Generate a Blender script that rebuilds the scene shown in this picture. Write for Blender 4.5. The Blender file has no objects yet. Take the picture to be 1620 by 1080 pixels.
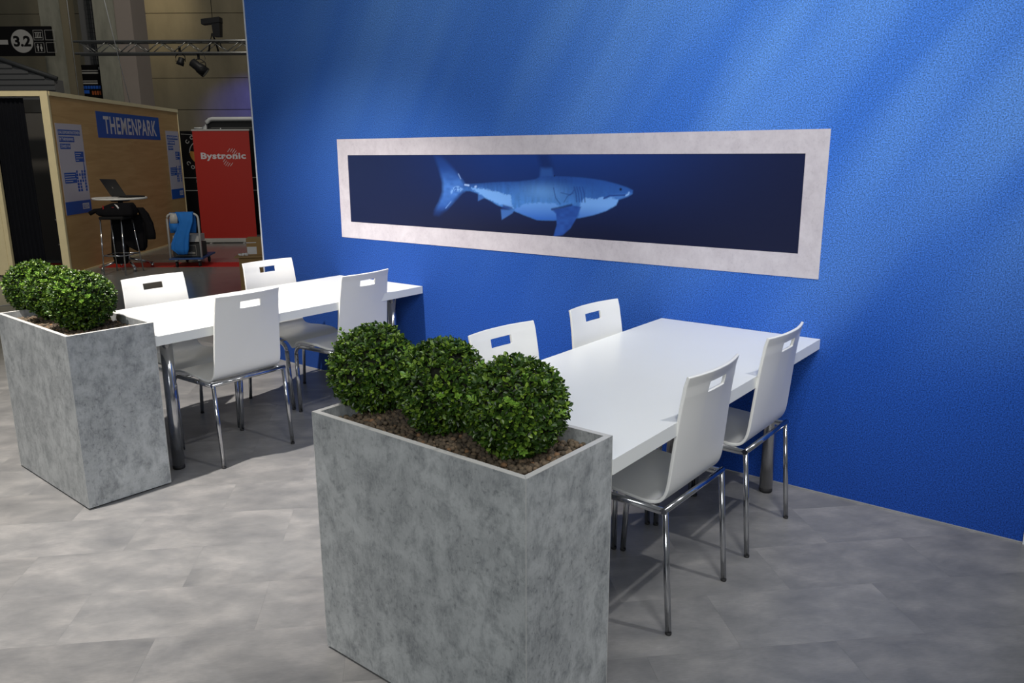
import bpy, math, random
import numpy as np
from mathutils import Matrix, Vector
R = random.Random(7)
PI = math.pi
SC = bpy.context.scene
COL = SC.collection

# ------------------------------------------------------------------ camera, world, lights, exposure
YAW, PITCH, ROLL = 0.6619, -0.2336, -0.0059
CAM = Vector((3.7458, -3.6473, 1.5766))
cy, sy, cp, sp = math.cos(YAW), math.sin(YAW), math.cos(PITCH), math.sin(PITCH)
fw = Vector((-sy * cp, cy * cp, sp)); rt = Vector((cy, sy, 0)); up = rt.cross(fw)
r2 = rt * math.cos(ROLL) + up * math.sin(ROLL); u2 = -rt * math.sin(ROLL) + up * math.cos(ROLL)
cam = bpy.data.cameras.new('camera'); cam.sensor_width = 36; cam.lens = 36 * 1258.05 / 1620
cam.clip_start = .05; cam.clip_end = 200
co = bpy.data.objects.new('camera', cam); COL.objects.link(co)
m = Matrix.Identity(4)
for i in range(3):
    m[i][0], m[i][1], m[i][2], m[i][3] = r2[i], u2[i], -fw[i], CAM[i]
co.matrix_world = m
SC.camera = co
SC.view_settings.view_transform = 'Standard'; SC.view_settings.look = 'None'
SC.view_settings.gamma = 1; SC.view_settings.use_curve_mapping = False
SC.view_settings.exposure = 0.0
W = bpy.data.worlds.new('hall_air'); SC.world = W; W.use_nodes = True
W.node_tree.nodes['Background'].inputs[0].default_value = (.92, .96, 1.0, 1)
W.node_tree.nodes['Background'].inputs[1].default_value = .15

def look(o, tgt):
    d = Vector(tgt) - o.location
    o.rotation_euler = d.to_track_quat('-Z', 'Y').to_euler()

def spot(name, loc, tgt, watt, deg, blend, col, radius=.06):
    l = bpy.data.lights.new(name, 'SPOT'); l.energy = watt; l.spot_size = math.radians(deg)
    l.spot_blend = blend; l.color = col; l.shadow_soft_size = radius
    o = bpy.data.objects.new(name, l); COL.objects.link(o); o.location = loc; look(o, tgt); return o

def area(name, loc, tgt, watt, sx, sy_, col):
    l = bpy.data.lights.new(name, 'AREA'); l.shape = 'RECTANGLE'; l.size = sx; l.size_y = sy_
    l.energy = watt; l.color = col
    o = bpy.data.objects.new(name, l); COL.objects.link(o); o.location = loc; look(o, tgt); return o

spot('key_spot', (.02, -2.75, 4.7), (-.40, -1.60, 0), 1450, 68, .65, (1, .93, .87), .045)
spot('table_spot', (4.6, -.9, 4.7), (2.2, -.9, .7), 250, 50, .8, (1, .98, .97), .05)
spot('table_spot', (4.2, -3.0, 4.7), (2.2, -.7, .7), 290, 50, .9, (1, .98, .97), .30)
spot('wall_spot', (3.4, -2.3, 4.8), (2.9, 0, 2.4), 185, 62, .9, (1, .98, .96), .1)
spot('wall_spot', (1.2, -2.4, 4.8), (1.2, 0, 2.4), 90, 62, .9, (1, .98, .96), .1)
area('front_fill', (5.6, -8.0, 4.2), (1.2, -1.2, .5), 190, 3.5, 2.0, (.97, .99, 1))  # added soft fill from behind the camera, brightens the upright faces
spot('hall_fill', (-7, 3, 10), (-17, 10, 3.2), 1350, 95, .8, (1, .94, .84), .5)  # added wide fill, makes up for the low ambient in the hall
spot('booth_light', (-3.2, -2.5, 5.8), (-8.2, 1.8, 1.0), 640, 50, .8, (1, .86, .66), .3)
spot('blue_stage_light', (-14.5, 11.5, 4.2), (-18.66, 11.86, 3.1), 1000, 27, 1, (.03, .06, 1), .1)
spot('hall_wall_light', (-18.3, 7.7, 8.6), (-20.8, 10.2, 5.8), 420, 44, 1, (1, .84, .55), .3)

# ------------------------------------------------------------------ materials
def srgb(r, g, b):
    f = lambda c: (c / 255 / 12.92) if c <= 10 else (((c / 255) + .055) / 1.055) ** 2.4
    return (f(r), f(g), f(b), 1)

class NT:
    def __init__(s, name):
        s.m = bpy.data.materials.new(name); s.m.use_nodes = True; s.t = s.m.node_tree
        s.b = s.t.nodes['Principled BSDF']
    def n(s, typ, **kw):
        x = s.t.nodes.new(typ)
        for k, v in kw.items():
            if k.startswith('i_'):
                key = k[2:]; key = int(key) if key.isdigit() else key.replace('_', ' ')
                x.inputs[key].default_value = v
            else: setattr(x, k, v)
        return x
    def l(s, a, b): s.t.links.new(a, b)
    def mix(s, fac, a, b, mode='MIX'):
        x = s.t.nodes.new('ShaderNodeMix'); x.data_type = 'RGBA'; x.blend_type = mode
        for i, v in ((0, fac), (6, a), (7, b)):
            if hasattr(v, 'links') or isinstance(v, bpy.types.NodeSocket): s.l(v, x.inputs[i])
            else: x.inputs[i].default_value = v
        return x.outputs[2]
    def ramp(s, src, stops):
        x = s.t.nodes.new('ShaderNodeValToRGB'); e = x.color_ramp.elements
        while len(e) < len(stops): e.new(.5)
        for q, (p, c) in zip(e, stops):
            q.position = p; q.color = c if not isinstance(c, (int, float)) else (c, c, c, 1)
        s.l(src, x.inputs[0]); return x.outputs[0]
    def noise(s, vec, scale, detail=3, rough=.5, dist=0):
        x = s.n('ShaderNodeTexNoise', i_Scale=scale, i_Detail=detail, i_Roughness=rough, i_Distortion=dist)
        if vec is not None: s.l(vec, x.inputs['Vector'])
        return x.outputs[0]
    def coord(s, kind='Object'): return s.n('ShaderNodeTexCoord').outputs[kind]
    def mapping(s, vec, scale=(1, 1, 1), loc=(0, 0, 0), rot=(0, 0, 0)):
        x = s.n('ShaderNodeMapping'); s.l(vec, x.inputs[0])
        x.inputs['Scale'].default_value = scale; x.inputs['Location'].default_value = loc; x.inputs['Rotation'].default_value = rot
        return x.outputs[0]
    def bump(s, h, strength, dist=.01):
        x = s.n('ShaderNodeBump', i_Strength=strength, i_Distance=dist); s.l(h, x.inputs['Height']); s.l(x.outputs[0], s.b.inputs['Normal'])
    def set(s, **kw):
        for k, v in kw.items():
            i = s.b.inputs[k.replace('_', ' ')]
            if isinstance(v, bpy.types.NodeSocket): s.l(v, i)
            else: i.default_value = v
        return s.m

def plain(name, col, rough=.5, metal=0, var=.06, scale=20, spec=.5):
    t = NT(name); f = t.noise(t.coord(), scale, 3)
    d = tuple(c * (1 - var) for c in col[:3]) + (1,); l = tuple(min(1, c * (1 + var)) for c in col[:3]) + (1,)
    t.set(Base_Color=t.mix(f, d, l), Roughness=rough, Metallic=metal)
    t.b.inputs['Specular IOR Level'].default_value = spec
    return t.m

# printed wall fabric: blue water with slanting rays, woven grain
t = NT('printed_blue_fabric')
ob = t.coord('Object'); sep = t.n('ShaderNodeSeparateXYZ'); t.l(ob, sep.inputs[0])
zr = t.ramp(t.n('ShaderNodeMath', operation='DIVIDE', i_1=3.0).outputs[0], [(0, srgb(30, 72, 160)), (.22, srgb(36, 86, 182)), (.5, srgb(56, 112, 208)), (.75, srgb(72, 128, 218)), (1, srgb(82, 138, 224))])
t.l(sep.outputs[2], zr.node.inputs[0].links[0].from_node.inputs[0])
rm = t.mapping(ob, rot=(0, math.radians(-33), 0))
rs = t.n('ShaderNodeSeparateXYZ'); t.l(rm, rs.inputs[0])
rx = t.n('ShaderNodeCombineXYZ'); t.l(rs.outputs[0], rx.inputs[0])
zs = t.n('ShaderNodeMath', operation='MULTIPLY', i_1=.16); t.l(rs.outputs[2], zs.inputs[0]); t.l(zs.outputs[0], rx.inputs[2])
rays = t.ramp(t.noise(rx.outputs[0], 1.9, 2, .5), [(.42, 0.0), (.68, 1.0)])
hz = t.n('ShaderNodeMapRange', i_1=.5, i_2=2.4); t.l(sep.outputs[2], hz.inputs[0])
xr = t.n('ShaderNodeMapRange', i_1=-1.2, i_2=3.2, i_3=.18, i_4=1); t.l(sep.outputs[0], xr.inputs[0])
am = t.n('ShaderNodeMath', operation='MULTIPLY'); t.l(rays, am.inputs[0]); t.l(hz.outputs[0], am.inputs[1])
am2 = t.n('ShaderNodeMath', operation='MULTIPLY'); t.l(am.outputs[0], am2.inputs[0]); t.l(xr.outputs[0], am2.inputs[1])
am3 = t.n('ShaderNodeMath', operation='MULTIPLY', i_1=.85); t.l(am2.outputs[0], am3.inputs[0])
c1 = t.mix(am3.outputs[0], zr, srgb(128, 182, 245))
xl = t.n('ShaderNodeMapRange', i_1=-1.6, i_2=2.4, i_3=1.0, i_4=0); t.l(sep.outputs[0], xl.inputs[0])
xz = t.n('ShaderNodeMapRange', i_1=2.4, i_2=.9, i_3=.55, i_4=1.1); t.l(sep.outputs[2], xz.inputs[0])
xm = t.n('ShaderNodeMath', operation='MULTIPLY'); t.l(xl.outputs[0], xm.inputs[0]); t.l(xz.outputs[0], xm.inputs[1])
c2 = t.mix(xm.outputs[0], c1, srgb(30, 62, 126))  # print colour darkened towards lower left to offset the key spot's light
g = t.noise(ob, 190, 2, .7); g2 = t.ramp(g, [(.36, .38), (.64, 1.62)])
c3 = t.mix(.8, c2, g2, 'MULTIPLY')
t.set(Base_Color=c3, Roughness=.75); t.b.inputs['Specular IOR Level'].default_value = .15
t.bump(g, .12, .002)
M_WALL = t.m

def concrete_print(name, lo, hi, speck, sc=1.0, rough=.5, k1=.75):
    t = NT(name); ob = t.coord('Object')
    a = t.noise(ob, 5.0 * sc, 9, .72, .4)
    b = t.noise(t.mapping(ob, (5, 5, 3.6)), 2.6 * sc, 10, .76, .3)
    c = t.noise(t.mapping(ob, (1, 1, .85)), 48 * sc, 6, .75, .3)
    base = t.mix(t.ramp(a, [(.36, 0.0), (.64, 1.0)]), lo, hi)
    base = t.mix(t.ramp(b, [(.47, 0.0), (.66, k1)]), base, speck)
    k = t.n('ShaderNodeMath', operation='MULTIPLY'); t.l(t.ramp(c, [(.53, 0.0), (.64, k1)]), k.inputs[0]); t.l(t.ramp(a, [(.40, 1.0), (.60, .2)]), k.inputs[1])
    base = t.mix(k.outputs[0], base, tuple(x * .8 for x in speck[:3]) + (1,))
    base = t.mix(t.ramp(t.noise(t.mapping(ob, (1, 1, .3)), 150 * sc, 3), [(.52, 0.0), (.70, .55 * k1)]), base, hi)
    return t.set(Base_Color=base, Roughness=rough)
M_CONC = concrete_print('planter_concrete_laminate', srgb(156, 160, 161), srgb(190, 194, 194), srgb(110, 115, 118), 1.0, .42)
M_RIM = plain('planter_cut_edge', srgb(196, 196, 192), .5, 0, .05, 60)
M_BORDER = concrete_print('pale_concrete_print', srgb(196, 190, 198), srgb(210, 205, 212), srgb(182, 176, 186), 1.6, .6, .4)

t = NT('vinyl_tile')
ob = t.coord('Object'); oi = t.n('ShaderNodeObjectInfo')
off = t.n('ShaderNodeVectorMath', operation='SCALE', i_3=37.0)
t.l(oi.outputs['Random'], t.n('ShaderNodeCombineXYZ').inputs[0])
cx = [x for x in t.t.nodes if x.type == 'COMBXYZ'][-1]; t.l(oi.outputs['Random'], cx.inputs[1]); t.l(cx.outputs[0], off.inputs[0])
vv = t.n('ShaderNodeVectorMath', operation='ADD'); t.l(ob, vv.inputs[0]); t.l(off.outputs[0], vv.inputs[1])
big = t.noise(t.mapping(vv.outputs[0], (1, 1.6, 1)), 3.6, 8, .62, .2)
col = t.ramp(big, [(.28, srgb(108, 109, 110)), (.5, srgb(130, 130, 129)), (.75, srgb(158, 156, 153))])
fine = t.noise(t.mapping(vv.outputs[0], (9, 90, 1)), 3, 4, .65)
col = t.mix(t.ramp(fine, [(.35, .22), (.65, 0.0)]), col, srgb(84, 84, 86))
shade = t.n('ShaderNodeMapRange', i_3=.92, i_4=1.08); t.l(oi.outputs['Random'], shade.inputs[0])
col = t.mix(1, col, shade.outputs[0], 'MULTIPLY')
rr = t.n('ShaderNodeMapRange', i_3=.30, i_4=.42); t.l(big, rr.inputs[0])
t.set(Base_Color=col, Roughness=rr.outputs[0]); t.b.inputs['Specular IOR Level'].default_value = .35
t.bump(fine, .04, .002)
M_TILE = t.m
t = NT('polished_hall_concrete'); ob = t.coord('Object')
t.set(Base_Color=t.ramp(t.noise(ob, .7, 6, .6), [(.3, srgb(118, 121, 122)), (.7, srgb(140, 142, 141))]), Roughness=.22)
M_HALLF = t.m
M_SEAM = plain('floor_underlay', srgb(84, 84, 85), .7)
M_WHITE = plain('white_laminate', (.86, .885, .86, 1), .28, 0, .01, 8)
M_CHAIR = plain('white_lacquered_ply', (.83, .835, .81, 1), .3, 0, .015, 8)
t = NT('chrome'); t.set(Base_Color=t.mix(t.noise(t.coord(), 30, 2), (.50, .51, .53, 1), (.58, .59, .61, 1)), Metallic=1.0, Roughness=.15); M_CHROME = t.m
t = NT('brushed_steel'); t.set(Base_Color=t.mix(t.noise(t.mapping(t.coord(), (200, 200, 3)), 1, 3), (.42, .42, .43, 1), (.62, .62, .62, 1)), Metallic=1.0, Roughness=.27); M_STEEL = t.m
M_BLACK = plain('black_plastic', (.009, .009, .010, 1), .5, 0, .06, 20, .25)
M_RUBBER = plain('black_rubber', (.015, .015, .016, 1), .7)
M_ALU = plain('aluminium', (.55, .56, .57, 1), .4, .6, .05, 40)
M_TRUSS = plain('dull_truss_aluminium', (.20, .20, .19, 1), .35, .8, .05, 40)
M_PALETRIM = plain('pale_edge_strip', srgb(205, 210, 216), .5)

def leafmat(name, dark, light, tip):
    t = NT(name); g = t.n('ShaderNodeNewGeometry')
    c = t.ramp(g.outputs['Random Per Island'], [(0, dark), (.6, light), (.97, tip)])
    t.set(Base_Color=c, Roughness=.38, Subsurface_Weight=0.0)
    tr = t.n('ShaderNodeBsdfTranslucent'); t.l(c, tr.inputs[0])
    mx = t.n('ShaderNodeMixShader', i_0=.18); t.l(t.b.outputs[0], mx.inputs[1]); t.l(tr.outputs[0], mx.inputs[2])
    t.l(mx.outputs[0], t.t.nodes['Material Output'].inputs[0]); return t.m
M_LEAF = leafmat('box_leaf', srgb(28, 50, 14), srgb(60, 94, 27), srgb(124, 154, 50))
M_SHOOT = leafmat('young_box_leaf', srgb(96, 140, 44), srgb(128, 168, 62), srgb(150, 186, 80))
M_TWIG = plain('shaded_twig_core', srgb(24, 28, 14), .9)  # solid core for inner twigs, coloured dark as shade between the leaves
t = NT('clay_granule'); g = t.n('ShaderNodeNewGeometry')
cc = t.ramp(g.outputs['Random Per Island'], [(0, srgb(70, 62, 50)), (.5, srgb(98, 86, 69)), (.94, srgb(118, 101, 80)), (1, srgb(142, 106, 72))])
t.set(Base_Color=t.mix(t.ramp(t.noise(t.coord(), 160, 3), [(.4, 0.0), (.7, .5)]), cc, srgb(76, 64, 54)), Roughness=.9)
M_CLAY = t.m
t = NT('plywood'); ob = t.coord('Object')
w = t.noise(t.mapping(ob, (.7, 7, 7)), 1.6, 6, .6, .8)
t.set(Base_Color=t.ramp(w, [(.3, srgb(178, 144, 96)), (.5, srgb(188, 154, 105)), (.7, srgb(198, 164, 116))]), Roughness=.55)
M_PLY = t.m
M_PINE = plain('pale_pine', srgb(234, 222, 180), .6, 0, .08, 12)
M_CURT = plain('black_molton_cloth', srgb(22, 24, 30), .95, 0, .2, 8, .1)
t = NT('raw_concrete_panel'); ob = t.coord('Object')
t.set(Base_Color=t.ramp(t.noise(t.mapping(ob, (1, 1, .45)), .8, 6, .6), [(.3, srgb(112, 104, 84)), (.7, srgb(142, 132, 108))]), Roughness=.85); M_HCONC = t.m
t = NT('weathered_column_concrete'); ob = t.coord('Object')
t.set(Base_Color=t.ramp(t.noise(t.mapping(ob, (2, 2, .6)), 1.6, 6, .65), [(.3, srgb(104, 104, 92)), (.7, srgb(142, 140, 126))]), Roughness=.85); M_COLUMN = t.m
M_OLIVE = plain('column_side_concrete', srgb(112, 104, 84), .85, 0, .1, 2)
M_GREY = plain('dark_grey_sheet', srgb(92, 92, 92), .6)
M_DGREY = plain('charcoal_paint', srgb(40, 42, 44), .6)
M_BLUE = plain('blue_print', srgb(26, 84, 176), .5, 0, .03)
M_POSTER = plain('poster_paper', srgb(190, 188, 204), .6, 0, .02)
M_PTEXT = plain('pale_print', srgb(206, 206, 214), .6, 0, .01)
M_RED = plain('red_banner_print', srgb(172, 28, 18), .5, 0, .03, 2)
M_REDC = plain('red_floor_tape', srgb(190, 20, 14), .5, 0, .04)
M_JBLUE = plain('blue_work_jacket', srgb(22, 112, 200), .8, 0, .15, 14)
M_JRED = plain('red_fabric', srgb(150, 16, 20), .8)
M_CARD = plain('brown_cardboard', srgb(168, 134, 84), .8, 0, .05)
M_PAPER = plain('white_paper', (.8, .8, .8, 1), .6)
M_DBLUE = plain('blue_deck_paint', srgb(40, 74, 130), .5)
M_WPAINT = plain('pale_grey_paint', srgb(180, 182, 182), .4)
M_SIGN = plain('black_sign_face', srgb(8, 7, 8), .6, 0, .06, 20, .15)
M_SGREY = plain('grey_sign_print', srgb(150, 148, 144), .6, 0, .02)
M_ORANGE = plain('brown_orange_print', srgb(150, 72, 24), .6, 0, .5, 30)
M_GREEN = plain('green_cable_jacket', srgb(36, 120, 44), .6)
M_OCHRE = plain('ochre_print', srgb(150, 104, 36), .6)
t = NT('printed_picture'); a = t.n('ShaderNodeAttribute', attribute_name='ink'); t.set(Base_Color=a.outputs[0], Roughness=.45)
t.b.inputs['Specular IOR Level'].default_value = .25
M_SHARK = t.m

# ------------------------------------------------------------------ mesh helpers
class MB:
    def __init__(s): s.v = []; s.f = []; s.sm = []
    def add(s, vs, fs, smooth=False):
        o = len(s.v); s.v += [tuple(p) for p in vs]
        for f in fs: s.f.append(tuple(i + o for i in f)); s.sm.append(smooth)
        return s
    def box(s, x0, y0, z0, x1, y1, z1, bev=0):
        if bev <= 0:
            return s.add([(x0, y0, z0), (x1, y0, z0), (x1, y1, z0), (x0, y1, z0), (x0, y0, z1), (x1, y0, z1), (x1, y1, z1), (x0, y1, z1)],
                         [(3, 2, 1, 0), (4, 5, 6, 7), (0, 1, 5, 4), (1, 2, 6, 5), (2, 3, 7, 6), (3, 0, 4, 7)])
        b = bev
        rings = []
        for (z, i) in ((z0, b), (z0 + b, 0), (z1 - b, 0), (z1, b)):
            rings.append([(x0 + b, y0 + i, z), (x1 - b, y0 + i, z), (x1 - i, y0 + b, z), (x1 - i, y1 - b, z), (x1 - b, y1 - i, z), (x0 + b, y1 - i, z), (x0 + i, y1 - b, z), (x0 + i, y0 + b, z)])
        return s.loft(rings, True)
    def loft(s, rings, caps=True, smooth=False, closed=True):
        n = len(rings[0]); vs = [p for r in rings for p in r]; fs = []
        for k in range(len(rings) - 1):
            for i in range(n if closed else n - 1):
                j = (i + 1) % n
                fs.append((k * n + i, k * n + j, (k + 1) * n + j, (k + 1) * n + i))
        s.add(vs, fs, smooth)
        if caps:
            o = len(s.v) - len(vs)
            s.f.append(tuple(o + i for i in reversed(range(n)))); s.sm.append(False)
            s.f.append(tuple(o + (len(rings) - 1) * n + i for i in range(n))); s.sm.append(False)
        return s
    def prism(s, poly, z0, z1):
        return s.loft([[(x, y, z0) for x, y in poly], [(x, y, z1) for x, y in poly]])
    def lathe(s, prof, seg=20, cx=0, cy_=0, smooth=True):
        return s.loft([[(cx + r * math.cos(2 * PI * k / seg), cy_ + r * math.sin(2 * PI * k / seg), z) for k in range(seg)] for r, z in prof], True, smooth)
    def tube(s, pts, r, seg=10, ry=None, up0=(0, 0, 1), smooth=True):
        pts = [Vector(p) for p in pts]; rings = []; ry = ry or r
        for i, p in enumerate(pts):
            a = pts[max(i - 1, 0)]; b = pts[min(i + 1, len(pts) - 1)]; d = (b - a).normalized()
            u = Vector(up0); 
            if abs(d.dot(u)) > .95: u = Vector((1, 0, 0))
            x = d.cross(u).normalized(); y = x.cross(d).normalized()
            k = 1.0
            if 0 < i < len(pts) - 1:
                c = (p - a).normalized().dot((b - p).normalized()); k = 1 / max(.6, math.sqrt((1 + c) / 2))
            rings.append([p + x * (r * math.cos(2 * PI * q / seg)) + y * (ry * k * math.sin(2 * PI * q / seg)) for q in range(seg)])
        return s.loft(rings, True, smooth)
    def ico(s, c, r, squash=1, sub=1):
        return s
    def mesh(s, name, mat):
        me = bpy.data.meshes.new(name); me.from_pydata(s.v, [], s.f); me.update()
        me.polygons.foreach_set('use_smooth', s.sm); me.materials.append(mat)
        return me
    def build(s, name, mat, parent=None, mat4=None):
        return link(name, s.mesh(name, mat), parent, mat4)

def link(name, me, parent=None, mat4=None):
    o = bpy.data.objects.new(name, me); COL.objects.link(o)
    if mat4 is not None: o.matrix_local = mat4
    if parent: o.parent = parent
    return o
def tag(o, label=None, cat=None, group=None, kind=None):
    if label: o['label'] = label
    if cat: o['category'] = cat
    if group: o['group'] = group
    if kind: o['kind'] = kind
    return o
def thing(name, label, cat, mat4=None, group=None):
    o = bpy.data.objects.new(name, None); COL.objects.link(o); o.empty_display_size = .1
    if mat4 is not None: o.matrix_world = mat4
    return tag(o, label, cat, group)
def dup(root, mat4, label, group=None):
    r = root.copy(); COL.objects.link(r); r.matrix_world = mat4; r['label'] = label
    if group: r['group'] = group
    for ch in list(root.children):
        c = ch.copy(); COL.objects.link(c); c.parent = r
        for g in list(ch.children):
            d = g.copy(); COL.objects.link(d); d.parent = c
    return r
def at(x, y, z=0, rz=0): return Matrix.Translation((x, y, z)) @ Matrix.Rotation(rz, 4, 'Z')
RV = Vector((cy, sy, 0)); FV = Vector((-sy, cy, 0))
def V(r, d, z=0):      # hall coordinates: r to the right, d deep into the hall from where the photographer stood
    p = Vector((CAM.x, CAM.y, 0)) + RV * r + FV * d; return Vector((p.x, p.y, z))
def AV(r, d, z=0, rz=0):
    p = V(r, d, z); return Matrix.Translation(p) @ Matrix.Rotation(YAW + rz, 4, 'Z')
def frame(o, ex, ey):
    ex = Vector(ex).normalized(); ey = Vector(ey).normalized(); ez = ex.cross(ey)
    mm = Matrix.Identity(4)
    for i in range(3): mm[i][0], mm[i][1], mm[i][2], mm[i][3] = ex[i], ey[i], ez[i], o[i]
    return mm
def text_mesh(txt, size, mat, bold=0.0, width=None, height=None, extrude=.0006, align='LEFT', space=1.0):
    c = bpy.data.curves.new('lettering', 'FONT'); c.body = txt; c.size = size; c.offset = bold; c.extrude = extrude; c.resolution_u = 3
    c.align_x = align; c.space_character = space
    o = bpy.data.objects.new('lettering', c); COL.objects.link(o)
    dg = bpy.context.evaluated_depsgraph_get(); me = bpy.data.meshes.new_from_object(o.evaluated_get(dg))
    bpy.data.objects.remove(o); bpy.data.curves.remove(c)
    xs = [v.co.x for v in me.vertices]; ys = [v.co.y for v in me.vertices]
    kx = (width / (max(xs) - min(xs))) if width else 1; ky = (height / (max(ys) - min(ys))) if height else (1 if not width else kx)
    if width is None and height: kx = ky
    x0, y0 = min(xs), min(ys)
    for v in me.vertices: v.co.x = (v.co.x - x0) * kx; v.co.y = (v.co.y - y0) * ky
    me.materials.clear(); me.materials.append(mat); return me

# ------------------------------------------------------------------ floors
MB().box(-45, -25, -.30, 30, 45, -.02).build('hall_floor', M_HALLF)['kind'] = 'structure'
X0, X1, Y0, Y1 = -5.75, 4.7, -4.6, -.002
fl = MB().box(X0, Y0, -.0195, X1, Y1, -.003).build('floor', M_SEAM); fl['kind'] = 'structure'
def clip(poly, a, b, c):                        # keep a*x+b*y<=c
    out = []
    for i, p in enumerate(poly):
        q = poly[(i + 1) % len(poly)]; dp = a * p[0] + b * p[1] - c; dq = a * q[0] + b * q[1] - c
        if dp <= 0: out.append(p)
        if dp * dq < 0:
            k = dp / (dp - dq); out.append((p[0] + (q[0] - p[0]) * k, p[1] + (q[1] - p[1]) * k))
    return out
TL, TW, G = .64, .32, .00012
S2 = math.sqrt(.5)
full = [(-TL / 2 + G, -TW / 2 + G), (TL / 2 - G, -TW / 2 + G), (TL / 2 - G, TW / 2 - G), (-TL / 2 + G, TW / 2 - G)]
def tile_mb(poly): return MB().prism(poly, -.003, 0)
full_me = tile_mb(full).mesh('tile', M_TILE)
for k in range(-24, 24):
    n0 = 2.41 + .32 * k; nc = n0 + .16; off = 2.05 if k % 2 == 0 else 2.05 - .32
    for j in range(-24, 24):
        tc = off + TL * j + TL / 2
        px, py = (tc + nc) * S2, (tc - nc) * S2          # t=(1,1)/sqrt2, n=(1,-1)/sqrt2
        rel = Vector((px - CAM.x, py - CAM.y, 0)); dd = rel.dot(FV); rr_ = rel.dot(RV)
        if dd < .9 or abs(rr_) > .68 * dd + .75: continue
        w = [((tc + a) * S2 + (nc - b) * S2, (tc + a) * S2 - (nc - b) * S2) for a, b in full]
        q = w
        for a, b, c in ((1, 0, X1), (-1, 0, -X0), (0, 1, Y1), (0, -1, -Y0)):
            q = clip(q, a, b, c)
            if len(q) < 3: break
        if len(q) < 3: continue
        mm = at(px, py, 0, PI / 4)
        if len(q) == 4 and all(abs(a[0] - b[0]) + abs(a[1] - b[1]) < 1e-6 for a, b in zip(q, w)): me = full_me
        else:
            inv = mm.inverted(); loc = [inv @ Vector((x, y, 0)) for x, y in q]
            ar = sum(loc[i].x * loc[(i + 1) % len(loc)].y - loc[(i + 1) % len(loc)].x * loc[i].y for i in range(len(loc)))
            if abs(ar) < .0002: continue
            me = tile_mb([(p.x, p.y) for p in loc]).mesh('tile', M_TILE)
        link('tile', me, fl, mm)
MB().box(X0 - .05, Y0, -.0195, X0 - .0005, Y1, .004).build('trim_1', M_ALU)['kind'] = 'structure'

# ------------------------------------------------------------------ the printed blue wall and the shark picture
WX0, WX1, WZ = -1.512, 3.562, 3.5
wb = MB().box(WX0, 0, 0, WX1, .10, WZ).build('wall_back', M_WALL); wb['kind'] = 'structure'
MB().box(WX0 - .012, -.004, 0, WX0 - .0003, .105, WZ).build('trim_2', M_PALETRIM)['kind'] = 'structure'
MB().box(WX1 + .0003, -.012, 0, WX1 + .05, .105, WZ).build('trim_3', M_PALETRIM)['kind'] = 'structure'
MB().box(WX0, -.0018, .0005, WX1, -.0003, .006).build('trim_4', M_ALU)['kind'] = 'structure'
pic = thing('shark_picture', 'long dark picture of a swimming shark in a pale concrete-look border', 'picture', Matrix.Translation((0, -.0002, 0)))
bx0, bx1, bz0, bz1 = -.5818, 2.656, 1.0117, 1.6672
ix0, ix1, iz0, iz1 = -.481, 2.556, 1.1207, 1.5638
b = MB()
for x0, z0, x1, z1 in ((bx0, bz0, bx1, iz0), (bx0, iz1, bx1, bz1), (bx0, iz0, ix0, iz1), (ix1, iz0, bx1, iz1)):
    b.box(x0, -.003, z0, x1, 0, z1)
b.build('border', M_BORDER, pic)
body=[(0.547,1.393),(0.6779,1.4002),(0.8185,1.4107),(0.9517,1.4148),(1.0747,1.4289),(1.1128,1.445),(1.1989,1.4475),(1.2999,1.4465),(1.4122,1.4411),(1.5212,1.429),(1.5955,1.4148),(1.6585,1.3981),(1.6948,1.3836),(1.6928,1.3657),(1.6648,1.3515),(1.613,1.3326),(1.5986,1.3049),(1.5458,1.2755),(1.4656,1.2494),(1.3713,1.2288),(1.2097,1.2081),(1.0895,1.205),(1.0131,1.2239),(0.9312,1.2474),(0.8635,1.2628),(0.8027,1.2772),(0.7555,1.299),(0.7102,1.3148),(0.6499,1.341),(0.5959,1.3533),(0.546,1.354)]
dorsal=[(1.1063,1.438),(1.1139,1.4915),(1.1491,1.488),(1.1872,1.4907),(1.2023,1.4428)]
ghost=[(1.0888,1.5677),(1.1656,1.5674),(1.1956,1.49),(1.1148,1.4895)]
pelvic=[(0.8284,1.2542),(0.8347,1.1948),(0.9142,1.2359),(0.9281,1.2544)]
anal=[(0.6582,1.3383),(0.6558,1.2966),(0.7088,1.3173)]
tail=[(0.303,1.5685),(0.3682,1.5564),(0.4387,1.5047),(0.5072,1.4443),(0.552,1.3931),(0.551,1.3541),(0.5327,1.3473),(0.4733,1.2976),(0.4009,1.2365),(0.3341,1.1991),(0.2968,1.203),(0.3008,1.2245),(0.3423,1.2782),(0.3752,1.3419),(0.3772,1.4),(0.3448,1.4888)]
pect=[(1.1914,1.2645),(1.2501,1.276),(1.3245,1.2954),(1.3812,1.2886),(1.3542,1.2301),(1.3151,1.1715),(1.2634,1.1303),(1.2014,1.1192),(1.2235,1.1862),(1.2188,1.2449)]
w1=[(0.6013,1.3719),(0.6894,1.3702),(0.8084,1.3527),(0.9011,1.3357),(0.9122,1.281),(0.9235,1.2614),(0.817,1.2828),(0.7556,1.3026),(0.7078,1.3195),(0.65,1.3473)]
w2=[(0.9327,1.2617),(1.0097,1.2929),(1.1284,1.3021),(1.2183,1.2999),(1.2438,1.2768),(1.2191,1.2068),(1.0895,1.2026),(1.0131,1.2222),(0.9312,1.2438)]
w3=[(1.3752,1.3119),(1.4029,1.3362),(1.4822,1.3335),(1.5014,1.3473),(1.5288,1.3382),(1.5594,1.3456),(1.6092,1.3325),(1.5987,1.3029),(1.5459,1.2732),(1.4656,1.2467),(1.3644,1.2254)]
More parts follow.
